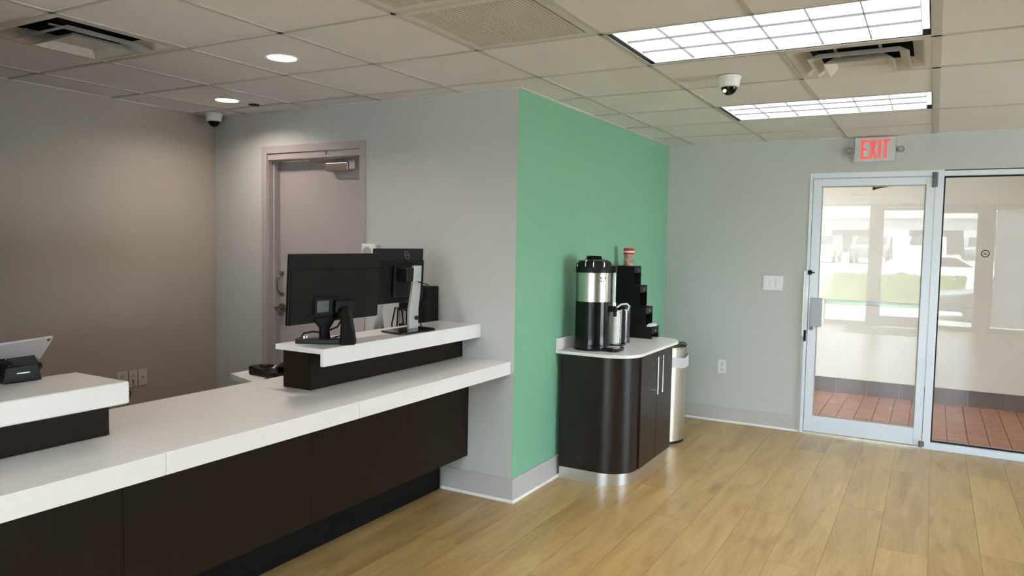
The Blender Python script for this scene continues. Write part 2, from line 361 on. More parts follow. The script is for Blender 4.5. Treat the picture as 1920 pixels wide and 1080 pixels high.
h.box(-4.085, GY+0.092, 1.255, -4.051, GY+0.10, 1.285).box(-4.085, GY+0.092, 1.105, -4.051, GY+0.10, 1.135).build('pull_handle', BRONZ, d2, smooth=True)
MB().cyl((-4.062, GY+0.10, 1.022), 0.034, -0.012, 'y', 24).cyl((-4.062, GY+0.09, 1.022), 0.014, -0.035, 'y', 16).tube([(-4.062, GY+0.055, 1.022), (-4.10, GY+0.052, 1.024)], 0.009, 8) \
    .tube([(-4.062, GY+0.06, 1.022), (-4.035, GY+0.055, 0.985)], 0.008, 8).cyl((-4.035, GY+0.062, 0.985), 0.016, -0.016, 'y', 14).build('lock_lever', BRONZ, d2, smooth=True)
cl = MB().box(-3.60, GY+0.035, 1.975, -3.40, GY+0.085, 2.035).build('closer_body', NICKEL, d2, bevel=0.008)
MB().box(-3.40, GY+0.045, 1.985, -3.345, GY+0.088, 2.045).cyl((-3.47, GY+0.06, 1.962), 0.012, 0.012, 'z', 12).build('closer_cap', DOORP, d2, bevel=0.004)
MB().box(-3.52, GY+0.0855, 1.93, -3.33, GY+0.099, 2.10).build('closer_plate', DOORP, d2, bevel=0.004)
MB().box(-3.74, GY+0.035, 2.043, -3.50, GY+0.050, 2.063).tube([(-3.50, GY+0.042, 2.052), (-3.45, GY+0.055, 2.036)], 0.006, 8).build('closer_arm', NICKEL, d2, bevel=0.002)
MB().tube([(-3.785, GY+0.03, 2.070), (-3.55, GY+0.005, 2.098)], 0.006, 8).cyl((-3.785, GY+0.03, 2.055), 0.013, 0.03, 'z', 12).cyl((-3.55, GY+0.005, 2.085), 0.012, 0.022, 'z', 12).build('closer_rod', CHROME, d2, smooth=True)
t = thing('wall_alarm', 'small white wall box with round grille beside the grey door', 'alarm', (-3.13, GY, 1.37))
B(-3.203, GY-0.05, 1.37, -3.095, GY-0.0, 1.497).build('housing', WHITE, t, bevel=0.006)
MB().cyl((-3.155, GY-0.050, 1.44), 0.036, -0.004, 'y', 24).build('speaker_grille', SOCK, t)
MB().box(-3.094, GY-0.03, 1.36, -3.083, GY, 1.49).build('side_bracket', SILV, t)

# ------------------------------------------------------------------ exit door and side window (far wall)
d1 = struct('door_1', MB().box(-0.878, EY-0.002, 0.020, -0.815, EY+0.045, 2.075).box(-0.079, EY-0.002, 0.020, -0.022, EY+0.045, 2.075)
            .box(-0.8149, EY-0.002, 2.018, -0.0791, EY+0.045, 2.075).box(-0.8149, EY-0.002, 0.020, -0.0791, EY+0.045, 0.148), ALU, bevel=0.002, label='white aluminium framed glass exit door')
B(-0.812, EY+0.018, 0.150, -0.082, EY+0.024, 2.016).build('glass_pane', GLASS, d1)
MB().box(-0.815, EY+0.010, 0.148, -0.806, EY+0.016, 2.018).box(-0.088, EY+0.010, 0.148, -0.079, EY+0.016, 2.018).box(-0.806, EY+0.010, 2.009, -0.088, EY+0.016, 2.018).box(-0.806, EY+0.010, 0.148, -0.088, EY+0.016, 0.156).build('glazing_bead', SOCK, d1)
MB().box(-0.862, EY-0.03, 0.885, -0.775, EY-0.003, 1.118).build('latch_paddle', mat('grey_paddle', (0.36, 0.38, 0.41), 0.45, 0.4), d1, bevel=0.006)
MB().box(-0.774, EY-0.028, 0.895, -0.757, EY-0.003, 1.110).build('paddle_edge', STEEL, d1, bevel=0.003)
MB().box(-0.80, EY+0.075, 1.072, -0.075, EY+0.105, 1.106).box(-0.80, EY+0.046, 1.075, -0.78, EY+0.08, 1.10).box(-0.10, EY+0.046, 1.075, -0.08, EY+0.08, 1.10).build('push_bar', ALU, d1, bevel=0.004)
MB().cyl((-0.850, EY-0.002, 0.868), 0.016, -0.012, 'y', 20).build('lock_cylinder', HINGE, d1, smooth=True)
for z0, z1 in ((1.995, 2.112), (0.012, 0.060)):
    MB().cyl((-0.030, EY-0.014, z0), 0.013, (z1-z0)*0.45, 'z', 12).cyl((-0.030, EY-0.014, z0+(z1-z0)*0.52), 0.013, (z1-z0)*0.45, 'z', 12).box(-0.042, EY-0.012, z0+0.004, -0.004, EY-0.0025, z1-0.004).build('pivot_hinge', HINGE, d1, smooth=False, bevel=0.001)
MB().box(-0.893, EY-0.022, 1.305, -0.862, EY-0.0025, 1.342).box(-0.862, EY-0.014, 1.318, -0.840, EY-0.0025, 1.328).build('door_latch', BLK, d1, bevel=0.003)
MB().box(-0.45, EY+0.05, 1.988, -0.43, EY+0.075, 2.012).tube([(-0.44, EY+0.062, 2.0), (-0.39, EY+0.10, 2.012), (-0.30, EY+0.105, 2.03)], 0.007, 8).build('closer_arm', BLK, d1)
w1 = struct('window_1', MB().box(FX0, EY-0.006, 0, -0.882, EY+0.11, FZ).box(-0.882, EY-0.004, 2.083, -0.018, EY+0.11, FZ).box(-0.018, EY-0.006, 0, 0.036, EY+0.11, FZ)
            .box(0.036, EY-0.006, 2.080, FX1, EY+0.11, 2.118).box(0.036, EY-0.006, 0, FX1, EY+0.11, 0.052).box(1.95, EY-0.006, 0.052, FX1, EY+0.11, 2.08), ALU, bevel=0.002, label='aluminium framed glass side window beside the exit door')
B(0.036, EY+0.048, 0.052, 1.95, EY+0.054, 2.08).build('glass_pane', GLASS, w1)
MB().box(0.036, EY+0.030, 0.052, 1.95, EY+0.044, 0.064).box(0.036, EY+0.030, 2.069, 1.95, EY+0.044, 2.08).box(0.036, EY+0.030, 0.064, 0.046, EY+0.044, 2.069).build('glazing_gasket', DARK, w1)
B(-0.882, EY-0.004, 0, -0.018, EY+0.11, 0.012).build('threshold', STEEL, w1)
B(-0.919, EY-0.018, 0.0, -0.9055, EY-0.001, 0.80).build('jamb_trim', BASEP, w1); B(-0.921, EY-0.026, 0.80, -0.9055, EY-0.001, 1.335).build('latch_guard', SHOE, w1, bevel=0.002)
B(-0.9045, EY-0.02, 0.76, -0.886, EY-0.007, 0.85).build('strike_plate', BLK, w1)
t = thing('window_sticker', 'small round black ring sticker on the side window', 'sticker', (0.325, EY+0.047, 1.505))
rg = MB()
for k in range(28):
    a0, a1 = 2*PI*k/28, 2*PI*(k+1)/28
    q = [(0.325+r*math.cos(a), 1.505+r*math.sin(a)) for r, a in ((0.0215, a0), (0.0215, a1), (0.028, a1), (0.028, a0))]
    rg.prism(q, EY+0.0465, EY+0.0478, 'y')
rg.build('ring', BLK, t)
MB().box(-0.016, -0.0006, -0.002, 0.016, 0.0006, 0.002, Matrix.Translation((0.325, EY+0.0472, 1.505)) @ Matrix.Rotation(0.5, 4, 'Y')) \
    .box(-0.012, -0.0006, -0.0018, 0.012, 0.0006, 0.0018, Matrix.Translation((0.327, EY+0.0472, 1.500))).build('slash', BLK, t)

# exit sign
t = thing('exit_sign', 'grey exit sign with red letters and two small lamp heads', 'sign', (-0.44, EY, 2.20))
B(-0.585, EY-0.045, 2.200, -0.297, EY-0.004, 2.388).build('sign_housing', SIGNW, t, bevel=0.006)
lt = MB(); yy0, yy1 = EY-0.049, EY-0.0445; zb, zt = 2.222, 2.366; sw = 0.015
def bar(x0, z0, x1, z1, wd=sw):
    d = Vector((x1-x0, z1-z0)); n = Vector((-d.y, d.x)).normalized()*wd/2
    lt.prism([(x0-n.x, z0-n.y), (x1-n.x, z1-n.y), (x1+n.x, z1+n.y), (x0+n.x, z0+n.y)], yy0, yy1, 'y')
hs = sw/2
for ch, X in (('E', -0.535), ('X', -0.476), ('I', -0.412), ('T', -0.392)):
    if ch == 'E':
        bar(X+hs, zb, X+hs, zt); bar(X, zb+hs, X+0.050, zb+hs); bar(X, (zb+zt)/2, X+0.042, (zb+zt)/2); bar(X, zt-hs, X+0.050, zt-hs)
    if ch == 'X': bar(X+0.004, zb, X+0.046, zt); bar(X+0.046, zb, X+0.004, zt)
    if ch == 'I': bar(X+hs, zb, X+hs, zt)
    if ch == 'T': bar(X+0.029, zb, X+0.029, zt); bar(X+0.003, zt-hs, X+0.055, zt-hs)
tag(lt.build('exit_letters', REDE, t), 'glowing red letters EXIT')
for X, sg in ((-0.585, -1), (-0.297, 1)):
    hd = MB().cyl((X+sg*0.035, EY-0.02, 2.287), 0.021, -0.03, 'y', 20, 0.026).build('lamp_head', LAMPH, t, smooth=True)
    MB().tube([(X, EY-0.02, 2.28), (X+sg*0.02, EY-0.025, 2.283)], 0.006, 8).build('lamp_neck', SIGNW, hd)
    MB().cyl((X+sg*0.035, EY-0.0505, 2.287), 0.017, -0.003, 'y', 20).build('lamp_lens', SOCK, hd)
MB().cyl((-0.555, EY-0.03, 2.201), 0.006, -0.004, 'z', 12).build('indicator_light', REDE, t)
# switch and outlet plates
t = thing('light_switch', 'white three gang switch plate on the far wall', 'switch', (-1.165, EY, 1.16))
B(-1.244, EY-0.007, 1.163, -1.084, EY-0.0, 1.286).build('wall_plate', WHITE, t, bevel=0.003)
for k in range(3): B(-1.229+0.047*k, EY-0.011, 1.190, -1.196+0.047*k, EY-0.006, 1.259).build('rocker', WHITE, t, bevel=0.002)
t = thing('wall_outlet', 'white duplex outlet low on the far wall', 'outlet', (-1.557, EY, 0.42))
B(-1.593, EY-0.007, 0.424, -1.523, EY-0.0, 0.540).build('wall_plate', WHITE, t, bevel=0.003)
for z in (0.458, 0.506): MB().cyl((-1.558, EY-0.006, z), 0.016, -0.004, 'y', 16).box(-1.565, EY-0.0108, z, -1.563, EY-0.0095, z+0.008).box(-1.553, EY-0.0108, z, -1.551, EY-0.0095, z+0.008).build('socket', mat('sock', (0.6, 0.6, 0.6), 0.5), t)
# left wall plates
for y0, y1, lab, kind in ((2.945, 3.02, 'left beige outlet plate with plugs low on the left wall', 'o'), (3.028, 3.088, 'middle beige wall plate low on the left wall', 's'), (3.094, 3.158, 'right beige jack plate with one dark hole', 'j')):
    t = thing('wall_plate', lab, 'outlet', (LX, (y0+y1)/2, 0.505), group=None)
    B(LX, y0, 0.506, LX+0.007, y1, 0.617).build('plate', PLATE, t, bevel=0.002)
    yc = (y0+y1)/2
    if kind == 'o':
        for z in (0.538, 0.585): MB().cyl((LX+0.006, yc, z), 0.017, 0.004, 'x', 16).build('socket', SOCK, t)
        MB().box(LX+0.011, yc-0.012, 0.525, LX+0.04, yc+0.014, 0.55).tube([(LX+0.04, yc, 0.53), (LX+0.06, yc+0.02, 0.48), (LX+0.04, yc+0.01, 0.40)], 0.004, 8).build('plug', BLK, t, bevel=0.003)
    if kind == 's': MB().cyl((LX+0.006, yc, 0.585), 0.008, 0.006, 'x', 12).build('screw', SOCK, t); B(LX+0.0065, yc-0.008, 0.535, LX+0.03, yc+0.008, 0.555).build('jack', PLATE, t)
    if kind == 'j': MB().cyl((LX+0.0065, yc, 0.562), 0.004, 0.003, 'x', 12).build('jack', BLK, t)

# ------------------------------------------------------------------ ceiling fixtures
def troffer(y0, lab):
    x0, x1, y1 = -1.254+0.014, -0.0348-0.02, y0+0.6096-0.012; y0 += 0.012
    t = thing('troffer_light', lab, 'ceiling light', ((x0+x1)/2, (y0+y1)/2, 2.40))
    MB().box(x0, y0, 2.500, x1, y1, 2.505).box(x0, y0, 2.401, x0+0.004, y1, 2.5).box(x1-0.004, y0, 2.401, x1, y1, 2.5).box(x0, y0, 2.401, x1, y0+0.004, 2.5).box(x0, y1-0.004, 2.401, x1, y1, 2.5).build('housing', BLK2, t)
    B(x0+0.005, y0+0.005, 2.426, x1-0.005, y1-0.005, 2.430).build('lens', LENS, t)
    ld = bpy.data.lights.new('tube_light', 'AREA'); ld.shape = 'RECTANGLE'; ld.size = 1.12; ld.size_y = 0.54; ld.energy = TUBE; ld.spread = math.radians(115); ld.color = (0.97, 0.985, 1.0)
    lo = bpy.data.objects.new('tube_light', ld); COL.objects.link(lo); lo.location = (0, 0, 0.020); lo.parent = t
    a, b, c, d = x0+0.022, x1-0.030, y0+0.008, y1-0.008
    MB().box(a, c, 2.402, a+0.002, d, 2.424).box(b-0.002, c, 2.402, b, d, 2.424).box(a, c, 2.402, b, c+0.002, 2.424).box(a, d-0.002, 2.402, b, d, 2.424).build('louver_frame', FIXW, t)
    for k in range(1, 6): X = a+(b-a)*k/6; B(X-0.0016, c+0.003, 2.404, X+0.0016, d-0.003, 2.414).build('louver_blade', BLADE, t)
    for k in range(1, 3):
        Y = c+(d-c)*k/3; B(a+0.003, Y-0.0016, 2.4045, b-0.003, Y+0.0016, 2.4135).build('louver_blade', BLADE, t)
troffer(2.9262, 'large louvered ceiling light nearest the camera')
troffer(4.755, 'louvered ceiling light nearer the exit door')
troffer(2.3166-2*0.6096, 'added louvered fill light above the camera, out of view')  # unseen fixture added to brighten the floor by the counter
troffer(2.3166-5*0.6096, 'added louvered fill light near the storefront, out of view')  # second unseen fixture, added for more light on the floor

def downlight(x, y, lab):
    t = thing('recessed_downlight', lab, 'ceiling light', (x, y, 2.40), group=None)
    MB().lathe((x, y, 2.4), [(0.068, -0.001), (0.074, -0.004), (0.080, -0.004), (0.084, 0.0)], 32).build('trim_ring', FIXW, t, smooth=True)
    MB().cyl((x, y, 2.3975), 0.069, 0.002, 'z', 32).build('lens', DLENS, t)
    ld = bpy.data.lights.new('downlight_lamp', 'AREA'); ld.shape = 'DISK'; ld.size = 0.13; ld.energy = DOWN; ld.color = (1.0, 0.86, 0.76); ld.spread = math.radians(150)
    lo = bpy.data.objects.new('downlight_lamp', ld); COL.objects.link(lo); lo.location = (0, 0, -0.012); lo.parent = t
downlight(-2.81, 2.645, 'round recessed downlight nearer the camera over the counter')
downlight(-4.0, 3.30, 'round recessed downlight near the corner camera')
t = thing('sprinkler_cover', 'small dark round ceiling disc beside the corner downlight', 'sprinkler', (-3.955, 3.48, 2.40))
MB().cyl((-3.955, 3.48, 2.394), 0.035, 0.005, 'z', 24).build('cover_plate', DARK, t)
MB().cyl((-3.955, 3.48, 2.391), 0.012, 0.003, 'z', 16).build('cap', BLK, t)

def dome(x, y, s, lab, z=2.396):
    t = thing('dome_camera', lab, 'security camera', (x, y, z))
    MB().lathe((x, y, z), [(0, 0), (0.060*s, 0), (0.060*s, -0.010*s), (0.056*s, -0.014*s), (0.050*s, -0.050*s), (0.042*s, -0.056*s), (0, -0.056*s)], 32).build('base', WHITE, t, smooth=True)
    MB().lathe((x, y, z-0.052*s), [(0.041*s, 0)] + [(0.041*s*math.cos(a), -0.043*s*math.sin(a)) for a in [PI/2*i/8 for i in range(1, 9)]], 28).build('dome', BLKG, t, smooth=True)
    MB().cyl((x-0.012*s, y-0.036*s, z-0.078*s), 0.010*s, -0.006*s, 'y', 12).build('camera_lens', CHROME, t)
dome(-0.962, 3.93, 1.0, 'white dome camera on the ceiling between the two louvered lights')
dome(-4.50, 3.60, 1.0, 'white dome camera in the corner above the grey door wall')

def sq(h, z, cx, cy): return [(cx-h, cy-h, z), (cx+h, cy-h, z), (cx+h, cy+h, z), (cx-h, cy+h, z)]
def frust(mb, h0, z0, h1, z1, cx, cy, th=0.004):
    """square funnel of sheet metal, both faces"""
    a = sq(h0, z0, cx, cy) + sq(h1, z1, cx, cy) + sq(h0-th, z0, cx, cy) + sq(h1-th, z1, cx, cy); fs = []
    for i in range(4):
        j = (i+1) % 4; fs += [(i, j, 4+j, 4+i), (8+j, 8+i, 12+i, 12+j), (i, 8+i, 8+j, j), (4+i, 4+j, 12+j, 12+i)]
    mb.add(a, fs)
def diffuser(cx, cy, lab, group):
    t = thing('air_diffuser', lab, 'air vent', (cx, cy, 2.40)); h = 0.291
    m = MB(); frust(m, h, 2.3975, h, 2.402, cx, cy, 0.03); frust(m, h-0.03, 2.3985, h-0.075, 2.440, cx, cy); m.build('outer_frame', DIFF, t)
    MB().box(cx-h, cy-h, 2.505, cx+h, cy+h, 2.51).build('throat', DARK, t); m = MB(); frust(m, h-0.073, 2.440, h-0.073, 2.505, cx, cy); m.build('throat_wall', DARK, t)
    m = MB(); frust(m, 0.205, 2.374, 0.165, 2.404, cx, cy, 0.003); m.build('louver_ring', DIFF, t)
    m = MB(); frust(m, 0.145, 2.360, 0.105, 2.394, cx, cy, 0.003); m.box(cx-0.104, cy-0.104, 2.391, cx+0.104, cy+0.104, 2.394); m.build('center_louver', DIFF, t)
    for sx in (-1, 1): B(cx+sx*0.09-0.006, cy-0.20, 2.405, cx+sx*0.09+0.006, cy+0.20, 2.412).build('brace', SILV, t)
diffuser(-0.0348-0.3048, 2.3166+2.5*0.6096, 'stepped cream air diffuser behind the nearest louvered light', None)
diffuser(-0.0348-5.5*0.6096, 2.3166-0.5*0.6096, 'stepped air diffuser at the upper left over the counter', None)
def grille(cx, cy, lab):
    t = thing('return_grille', lab, 'air vent', (cx, cy, 2.40)); h = 0.2925
    m = MB(); frust(m, h, 2.3965, h, 2.404, cx, cy, 0.032); m.build('frame', DIFF, t)
    m = MB(); k = -h+0.04
    while k < h-0.035: m.box(cx+k-0.0058, cy-h+0.032, 2.3985, cx+k+0.0058, cy+h-0.032, 2.408); k += 0.0155
    tag(m.build('grille_slats', GRILLE, t), kind='stuff')
    B(cx-h+0.01, cy-h+0.01, 2.43, cx+h-0.01, cy+h-0.01, 2.434).build('duct_back', DARK, t)
grille(-1.863+0.3048, 2.3166+0.3048, 'ribbed return air grille left of the nearest louvered light')
grille(-1.863+0.3048, 2.3166-0.3048, 'ribbed return air grille cut off by the top of the photo')

# ------------------------------------------------------------------ reception counter
rc = thing('reception_counter', 'long reception counter with white stone top and dark brown panels', 'counter', (-2.5, 1.5, 0))
for y0, y1 in ((-0.9, 1.500), (1.5008, 2.4235), (2.4243, GY-0.001)):
    B(-2.83, y0, 0.757, -2.112, y1, 0.831).build('countertop_slab', QUARTZ, rc, bevel=0.0025)
for y0, y1 in ((-0.9, 1.536), (1.5375, 2.4325), (2.434, GY-0.001)):
    B(-2.42, y0, 0.232, -2.400, y1, 0.7565).build('front_panel', WENGE, rc, bevel=0.001)
B(-2.78, -0.9, 0.2325, -2.4205, GY-0.012, 0.7565).build('carcass', WENGE, rc)
B(-2.76, -0.9, 0.0, -2.587, GY-0.027, 0.232).build('toe_kick', KICK, rc)
# recessed zone below the front panel
t = thing('transaction_ledge', 'raised white ledge with drop apron on dark base against the grey wall', 'ledge', (-2.5, 3.1, 0.831))
MB().prism([(-2.62, 1.013), (-2.342, 1.013), (-2.342, 0.958), (-2.322, 0.958), (-2.322, 1.038), (-2.62, 1.038)], 2.425, GY-0.001, 'y').build('ledge_top', QUARTZ, t, bevel=0.002)
B(-2.62, 2.474, 0.832, -2.462, GY-0.001, 1.0125).build('ledge_base', WENGE, t); B(-2.461, 2.474, 0.832, -2.448, GY-0.001, 1.0125).build('front_panel', WENGE, t, bevel=0.001)
t = thing('transaction_ledge', 'raised thick white ledge on dark base at the left edge', 'ledge', (-2.5, 0.8, 0.831))
B(-2.655, -0.6, 0.956, -2.345, 1.532, 1.032).build('ledge_top', QUARTZ, t, bevel=0.007, seg=3)
B(-2.64, -0.6, 0.832, -2.462, 1.53, 0.9555).build('ledge_base', WENGE, t)
t = thing('cable_box', 'small black box behind the left white ledge', 'box', (-2.66, 1.66, 0.90))
MB().box(-2.70, 1.535, 0.90, -2.656, 1.60, 1.0).build('body', BLK, t, bevel=0.003); B(-2.70, 1.60, 0.91, -2.66, 1.605, 0.99).build('face', BLK2, t)

# desk behind the counter
dk = thing('return_desk', 'low dark desk with pale top behind the counter', 'desk', (-3.1, 3.2, 0))
MB().prism([(-3.45, 2.86), (-2.832, 2.665), (-2.832, GY-0.001), (-3.45, GY-0.001)], 0.715, 0.75).build('desk_top', QUARTZ, dk, bevel=0.002)
MB().prism([(-3.40, 2.90), (-2.86, 2.72), (-2.86, GY-0.02), (-3.40, GY-0.02)], 0.02, 0.7145).build('desk_body', WENGE, dk)
t = thing('card_terminal', 'black card terminal lying on the low desk behind the counter', 'card reader', (-3.24, 2.93, 0.751), rz=-0.10)
MB().prism([(-0.10, 0.0), (0.10, 0.0), (0.10, 0.026), (-0.085, 0.052), (-0.10, 0.046)], -0.045, 0.045, 'y').build('body', BLK, t, bevel=0.008, local=True)
MB().box(-0.02, -0.03, 0.048, 0.035, 0.03, 0.062).build('paper_cover', BLK2, t, bevel=0.005, local=True)
MB().tube([(0.10, -0.03, 0.012), (0.13, -0.06, 0.012), (0.12, -0.09, 0.008), (0.15, -0.12, 0.008)], 0.005, 8).build('cable', BLK, t, local=True)
t = thing('desk_phone', 'black desk phone with rounded handset beside the card terminal', 'phone', (-2.98, 2.90, 0.751), rz=0.4)
MB().prism([(-0.09, 0.0), (0.09, 0.0), (0.09, 0.03), (-0.06, 0.055), (-0.09, 0.045)], -0.08, 0.08, 'y').build('base', BLK, t, bevel=0.01, local=True)
MB().tube([(-0.06, -0.06, 0.07), (-0.06, -0.04, 0.085), (-0.06, 0.04, 0.085), (-0.06, 0.06, 0.07)], [0.03, 0.02, 0.02, 0.03], 14).build('handset', BLKG, t, smooth=True, local=True)
B(0.0, -0.06, 0.036, 0.06, 0.06, 0.046).build('keypad', BLK2, t, local=True)

# ------------------------------------------------------------------ monitors on the right ledge
t = thing('computer_monitor', 'large black monitor seen from behind at the near end of the raised ledge', 'monitor', (-2.45, 2.66, 1.039))
tilt = Matrix.Translation((-2.462, 2.66, 1.295)) @ Matrix.Rotation(0.05, 4, 'Y')
MB().box(-0.018, -0.303, -0.160, 0.0, 0.303, 0.160, tilt).build('screen', BLK, t, bevel=0.004)
MB().prism([(-0.298, -0.155), (0.298, -0.155), (0.298, 0.087), (-0.298, 0.087)], 0.0, 0.007, 'x', tilt).build('back_cover', BLK2, t, bevel=0.003)
MB().box(0.0, -0.298, 0.092, 0.004, 0.298, 0.157, tilt).build('upper_back_cover', BLK2, t, bevel=0.002)
MB().box(0.006, -0.16, -0.120, 0.022, -0.045, -0.045, tilt).build('connector_bay', BLK, t, bevel=0.003)
MB().box(0.021, -0.150, -0.108, 0.024, -0.075, -0.056, tilt).build('spec_label', mat('grey_label', (0.09, 0.10, 0.11), 0.5), t)
MB().box(0.006, -0.03, -0.115, 0.030, 0.10, -0.060, tilt).build('mount_plate', BLK, t, bevel=0.006)
MB().prism([(2.555, 1.039), (2.615, 1.039), (2.605, 1.10), (2.66, 1.16), (2.50, 1.16), (2.555, 1.11)], -2.478, -2.455, 'x').build('neck', BLK, t, bevel=0.004)
def slab(mb, p, q, w, z0, z1):
    d = (Vector(q)-Vector(p)).normalized(); n = Vector((-d.y, d.x))*w
    mb.prism([tuple(p), tuple(q), (q[0]+n.x, q[1]+n.y), (p[0]+n.x, p[1]+n.y)], z0, z1)
m = MB(); slab(m, (-2.545, 2.472), (-2.335, 2.592), 0.055, 1.039, 1.062); slab(m, (-2.50, 2.50), (-2.36, 2.60), 0.16, 1.039, 1.050)
m.build('base', BLK, t, bevel=0.005)
m = MB(); m.add([(-2.35, 2.555, 1.039), (-2.295, 2.60, 1.039), (-2.34, 2.665, 1.039), (-2.395, 2.62, 1.039),
                 (-2.432, 2.655, 1.205), (-2.410, 2.675, 1.205), (-2.425, 2.72, 1.205), (-2.452, 2.70, 1.205)],
                [(0, 3, 2, 1), (4, 5, 6, 7), (0, 1, 5, 4), (1, 2, 6, 5), (2, 3, 7, 6), (3, 0, 4, 7)])
m.build('slanted_leg', BLK, t, bevel=0.006)
MB().tube([(-2.43, 2.58, 1.060), (-2.42, 2.60, 1.066), (-2.41, 2.64, 1.072), (-2.42, 2.68, 1.10)], 0.0035, 8).build('steel_pin', STEEL, t)
MB().tube([(-2.535, 2.50, 1.062), (-2.53, 2.515, 1.085), (-2.50, 2.54, 1.092), (-2.47, 2.58, 1.085), (-2.44, 2.64, 1.11), (-2.43, 2.68, 1.17)], 0.0045, 8).build('cable', BLK, t, smooth=True)
MB().cyl((-2.525, 2.515, 1.0621), 0.017, 0.012, 'z', 16).build('cable_ring', STEEL, t)

t = thing('computer_monitor', 'black monitor with silver stand and round back emblem on the raised ledge', 'monitor', (-2.45, 3.2, 1.039))
tl2 = Matrix.Translation((-2.56, 3.262, 1.328)) @ Matrix.Rotation(0.03, 4, 'Y')
MB().box(-0.020, -0.212, -0.150, 0.0, 0.212, 0.150, tl2).build('screen', BLK, t, bevel=0.004)
MB().box(0.0, -0.205, -0.145, 0.012, 0.205, 0.085, tl2).build('back_cover', BLK2, t, bevel=0.005)
MB().box(0.012, -0.085, -0.115, 0.030, 0.13, 0.060, tl2).build('rear_housing', BLK, t, bevel=0.008)
em = MB()
cy_, cz_ = 0.055, 0.113
def oval_pt(r, a):                                                    # slanted oval emblem
    p, q = 8.6*r*math.cos(a), 4.6*r*math.sin(a); u, v_ = 0.42*p + 0.91*q, 0.91*p - 0.42*q
    return (cy_ + u*0.0045, cz_ - v_*0.0028)
for k in range(32):
    a0, a1 = 2*PI*k/32, 2*PI*(k+1)/32
    em.prism([oval_pt(r, a) for r, a in ((0.84, a0), (1.0, a0), (1.0, a1), (0.84, a1))], 0.001, 0.0025, 'x', tl2)
em.build('emblem_ring', EMB, t)
fc = bpy.data.curves.new('emblem_text', 'FONT'); fc.body = 'DELL'; fc.size = 0.0165; fc.extrude = 0.0006; fc.align_x = 'CENTER'; fc.align_y = 'CENTER'
tmp = bpy.data.objects.new('tmp', fc); COL.objects.link(tmp); bpy.context.view_layer.update()
me = bpy.data.meshes.new_from_object(tmp); bpy.data.objects.remove(tmp)
eo = bpy.data.objects.new('emblem_letters', me); COL.objects.link(eo); me.materials.append(EMB)
Mt = tl2 @ Matrix.Translation((0.0022, cy_, cz_)) @ Matrix(((0, 0, 1, 0), (1, 0, 0, 0), (0, 1, 0, 0), (0, 0, 0, 1)))
me.transform(Matrix.Translation((2.45, -3.2, -1.039)) @ Mt); eo.parent = t
# silver curved arm
path = [(1.047, 3.182, 3.262), (1.09, 3.190, 3.270), (1.15, 3.203, 3.282), (1.20, 3.222, 3.298), (1.26, 3.243, 3.314), (1.32, 3.256, 3.324), (1.386, 3.262, 3.328)]
v = []; f = []
for z, ya, yb in path:
    xo = -2.43 - 0.03*math.sin((z-1.047)/0.339*PI/2)
    v += [(xo-0.018, ya, z), (xo, ya, z), (xo, yb, z), (xo-0.018, yb, z)]
for i in range(len(path)-1):
    for k in range(4): f.append((4*i+k, 4*i+(k+1) % 4, 4*i+4+(k+1) % 4, 4*i+4+k))
f += [(0, 1, 2, 3), tuple(4*(len(path)-1)+k for k in (3, 2, 1, 0))]
MB().add(v, f).build('stand_arm', SILV, t, bevel=0.003)
MB().cyl((-2.4335, 3.248, 1.105), 0.012, 0.004, 'x', 20).build('cable_hole', BLK, t)
MB().box(-2.53, 3.20, 1.30, -2.462, 3.30, 1.375).build('hinge_block', BLK, t, bevel=0.006)
MB().prism([(-2.515, 3.05), (-2.37, 3.02), (-2.345, 3.06), (-2.345, 3.30), (-2.38, 3.33), (-2.515, 3.33)], 1.039, 1.048).build('base', BLKG, t, bevel=0.003)
MB().tube([(-2.44, 3.27, 1.30), (-2.425, 3.34, 1.28), (-2.43, 3.345, 1.22), (-2.45, 3.30, 1.12), (-2.44, 3.30, 1.05)], 0.0035, 8).build('cable', BLK, t, smooth=True)

t = thing('computer_tower', 'black computer tower standing between the raised ledge and grey wall', 'computer', (-2.73, 3.66, 0.832))
B(-2.829, 3.595, 0.832, -2.626, 3.728, 1.248).build('case', BLK2, t, bevel=0.004)
MB().box(-2.822, 3.589, 0.86, -2.70, 3.5945, 1.22).build('rear_panel', BLK, t)
for k in range(6): B(-2.815+0.03*(k % 3), 3.585, 1.06+0.05*(k//3), -2.795+0.03*(k % 3), 3.5885, 1.018+0.04*(k//3)).build('port', SOCK, t)
for k, (dx, lab) in enumerate(((-0.02, ''), (0.0, ''), (0.025, ''))):
    MB().tube([(-2.79+dx, 3.585, 1.10), (-2.79+dx, 3.54, 1.12), (-2.78+dx*2, 3.52, 1.02), (-2.79+dx, 3.52, 0.92), (-2.78+dx, 3.54, 0.838)], 0.005, 8).build('cable', BLK, t, smooth=True)
t = thing('document_easel', 'grey slanted easel behind the two monitors', 'stand', (-2.79, 3.36, 0.832))
MB().prism([(3.26, 0.8405), (3.31, 0.8405), (3.41, 1.16), (3.37, 1.16)], -2.80, -2.79, 'x').build('front_leg', SILV, t, bevel=0.002)
MB().prism([(3.42, 0.8405), (3.46, 0.8405), (3.40, 1.15), (3.37, 1.15)], -2.812, -2.802, 'x').build('rear_leg', SILV, t, bevel=0.002)
MB().box(-2.826, 3.25, 0.832, -2.76, 3.47, 0.840).build('foot_plate', BLK, t)

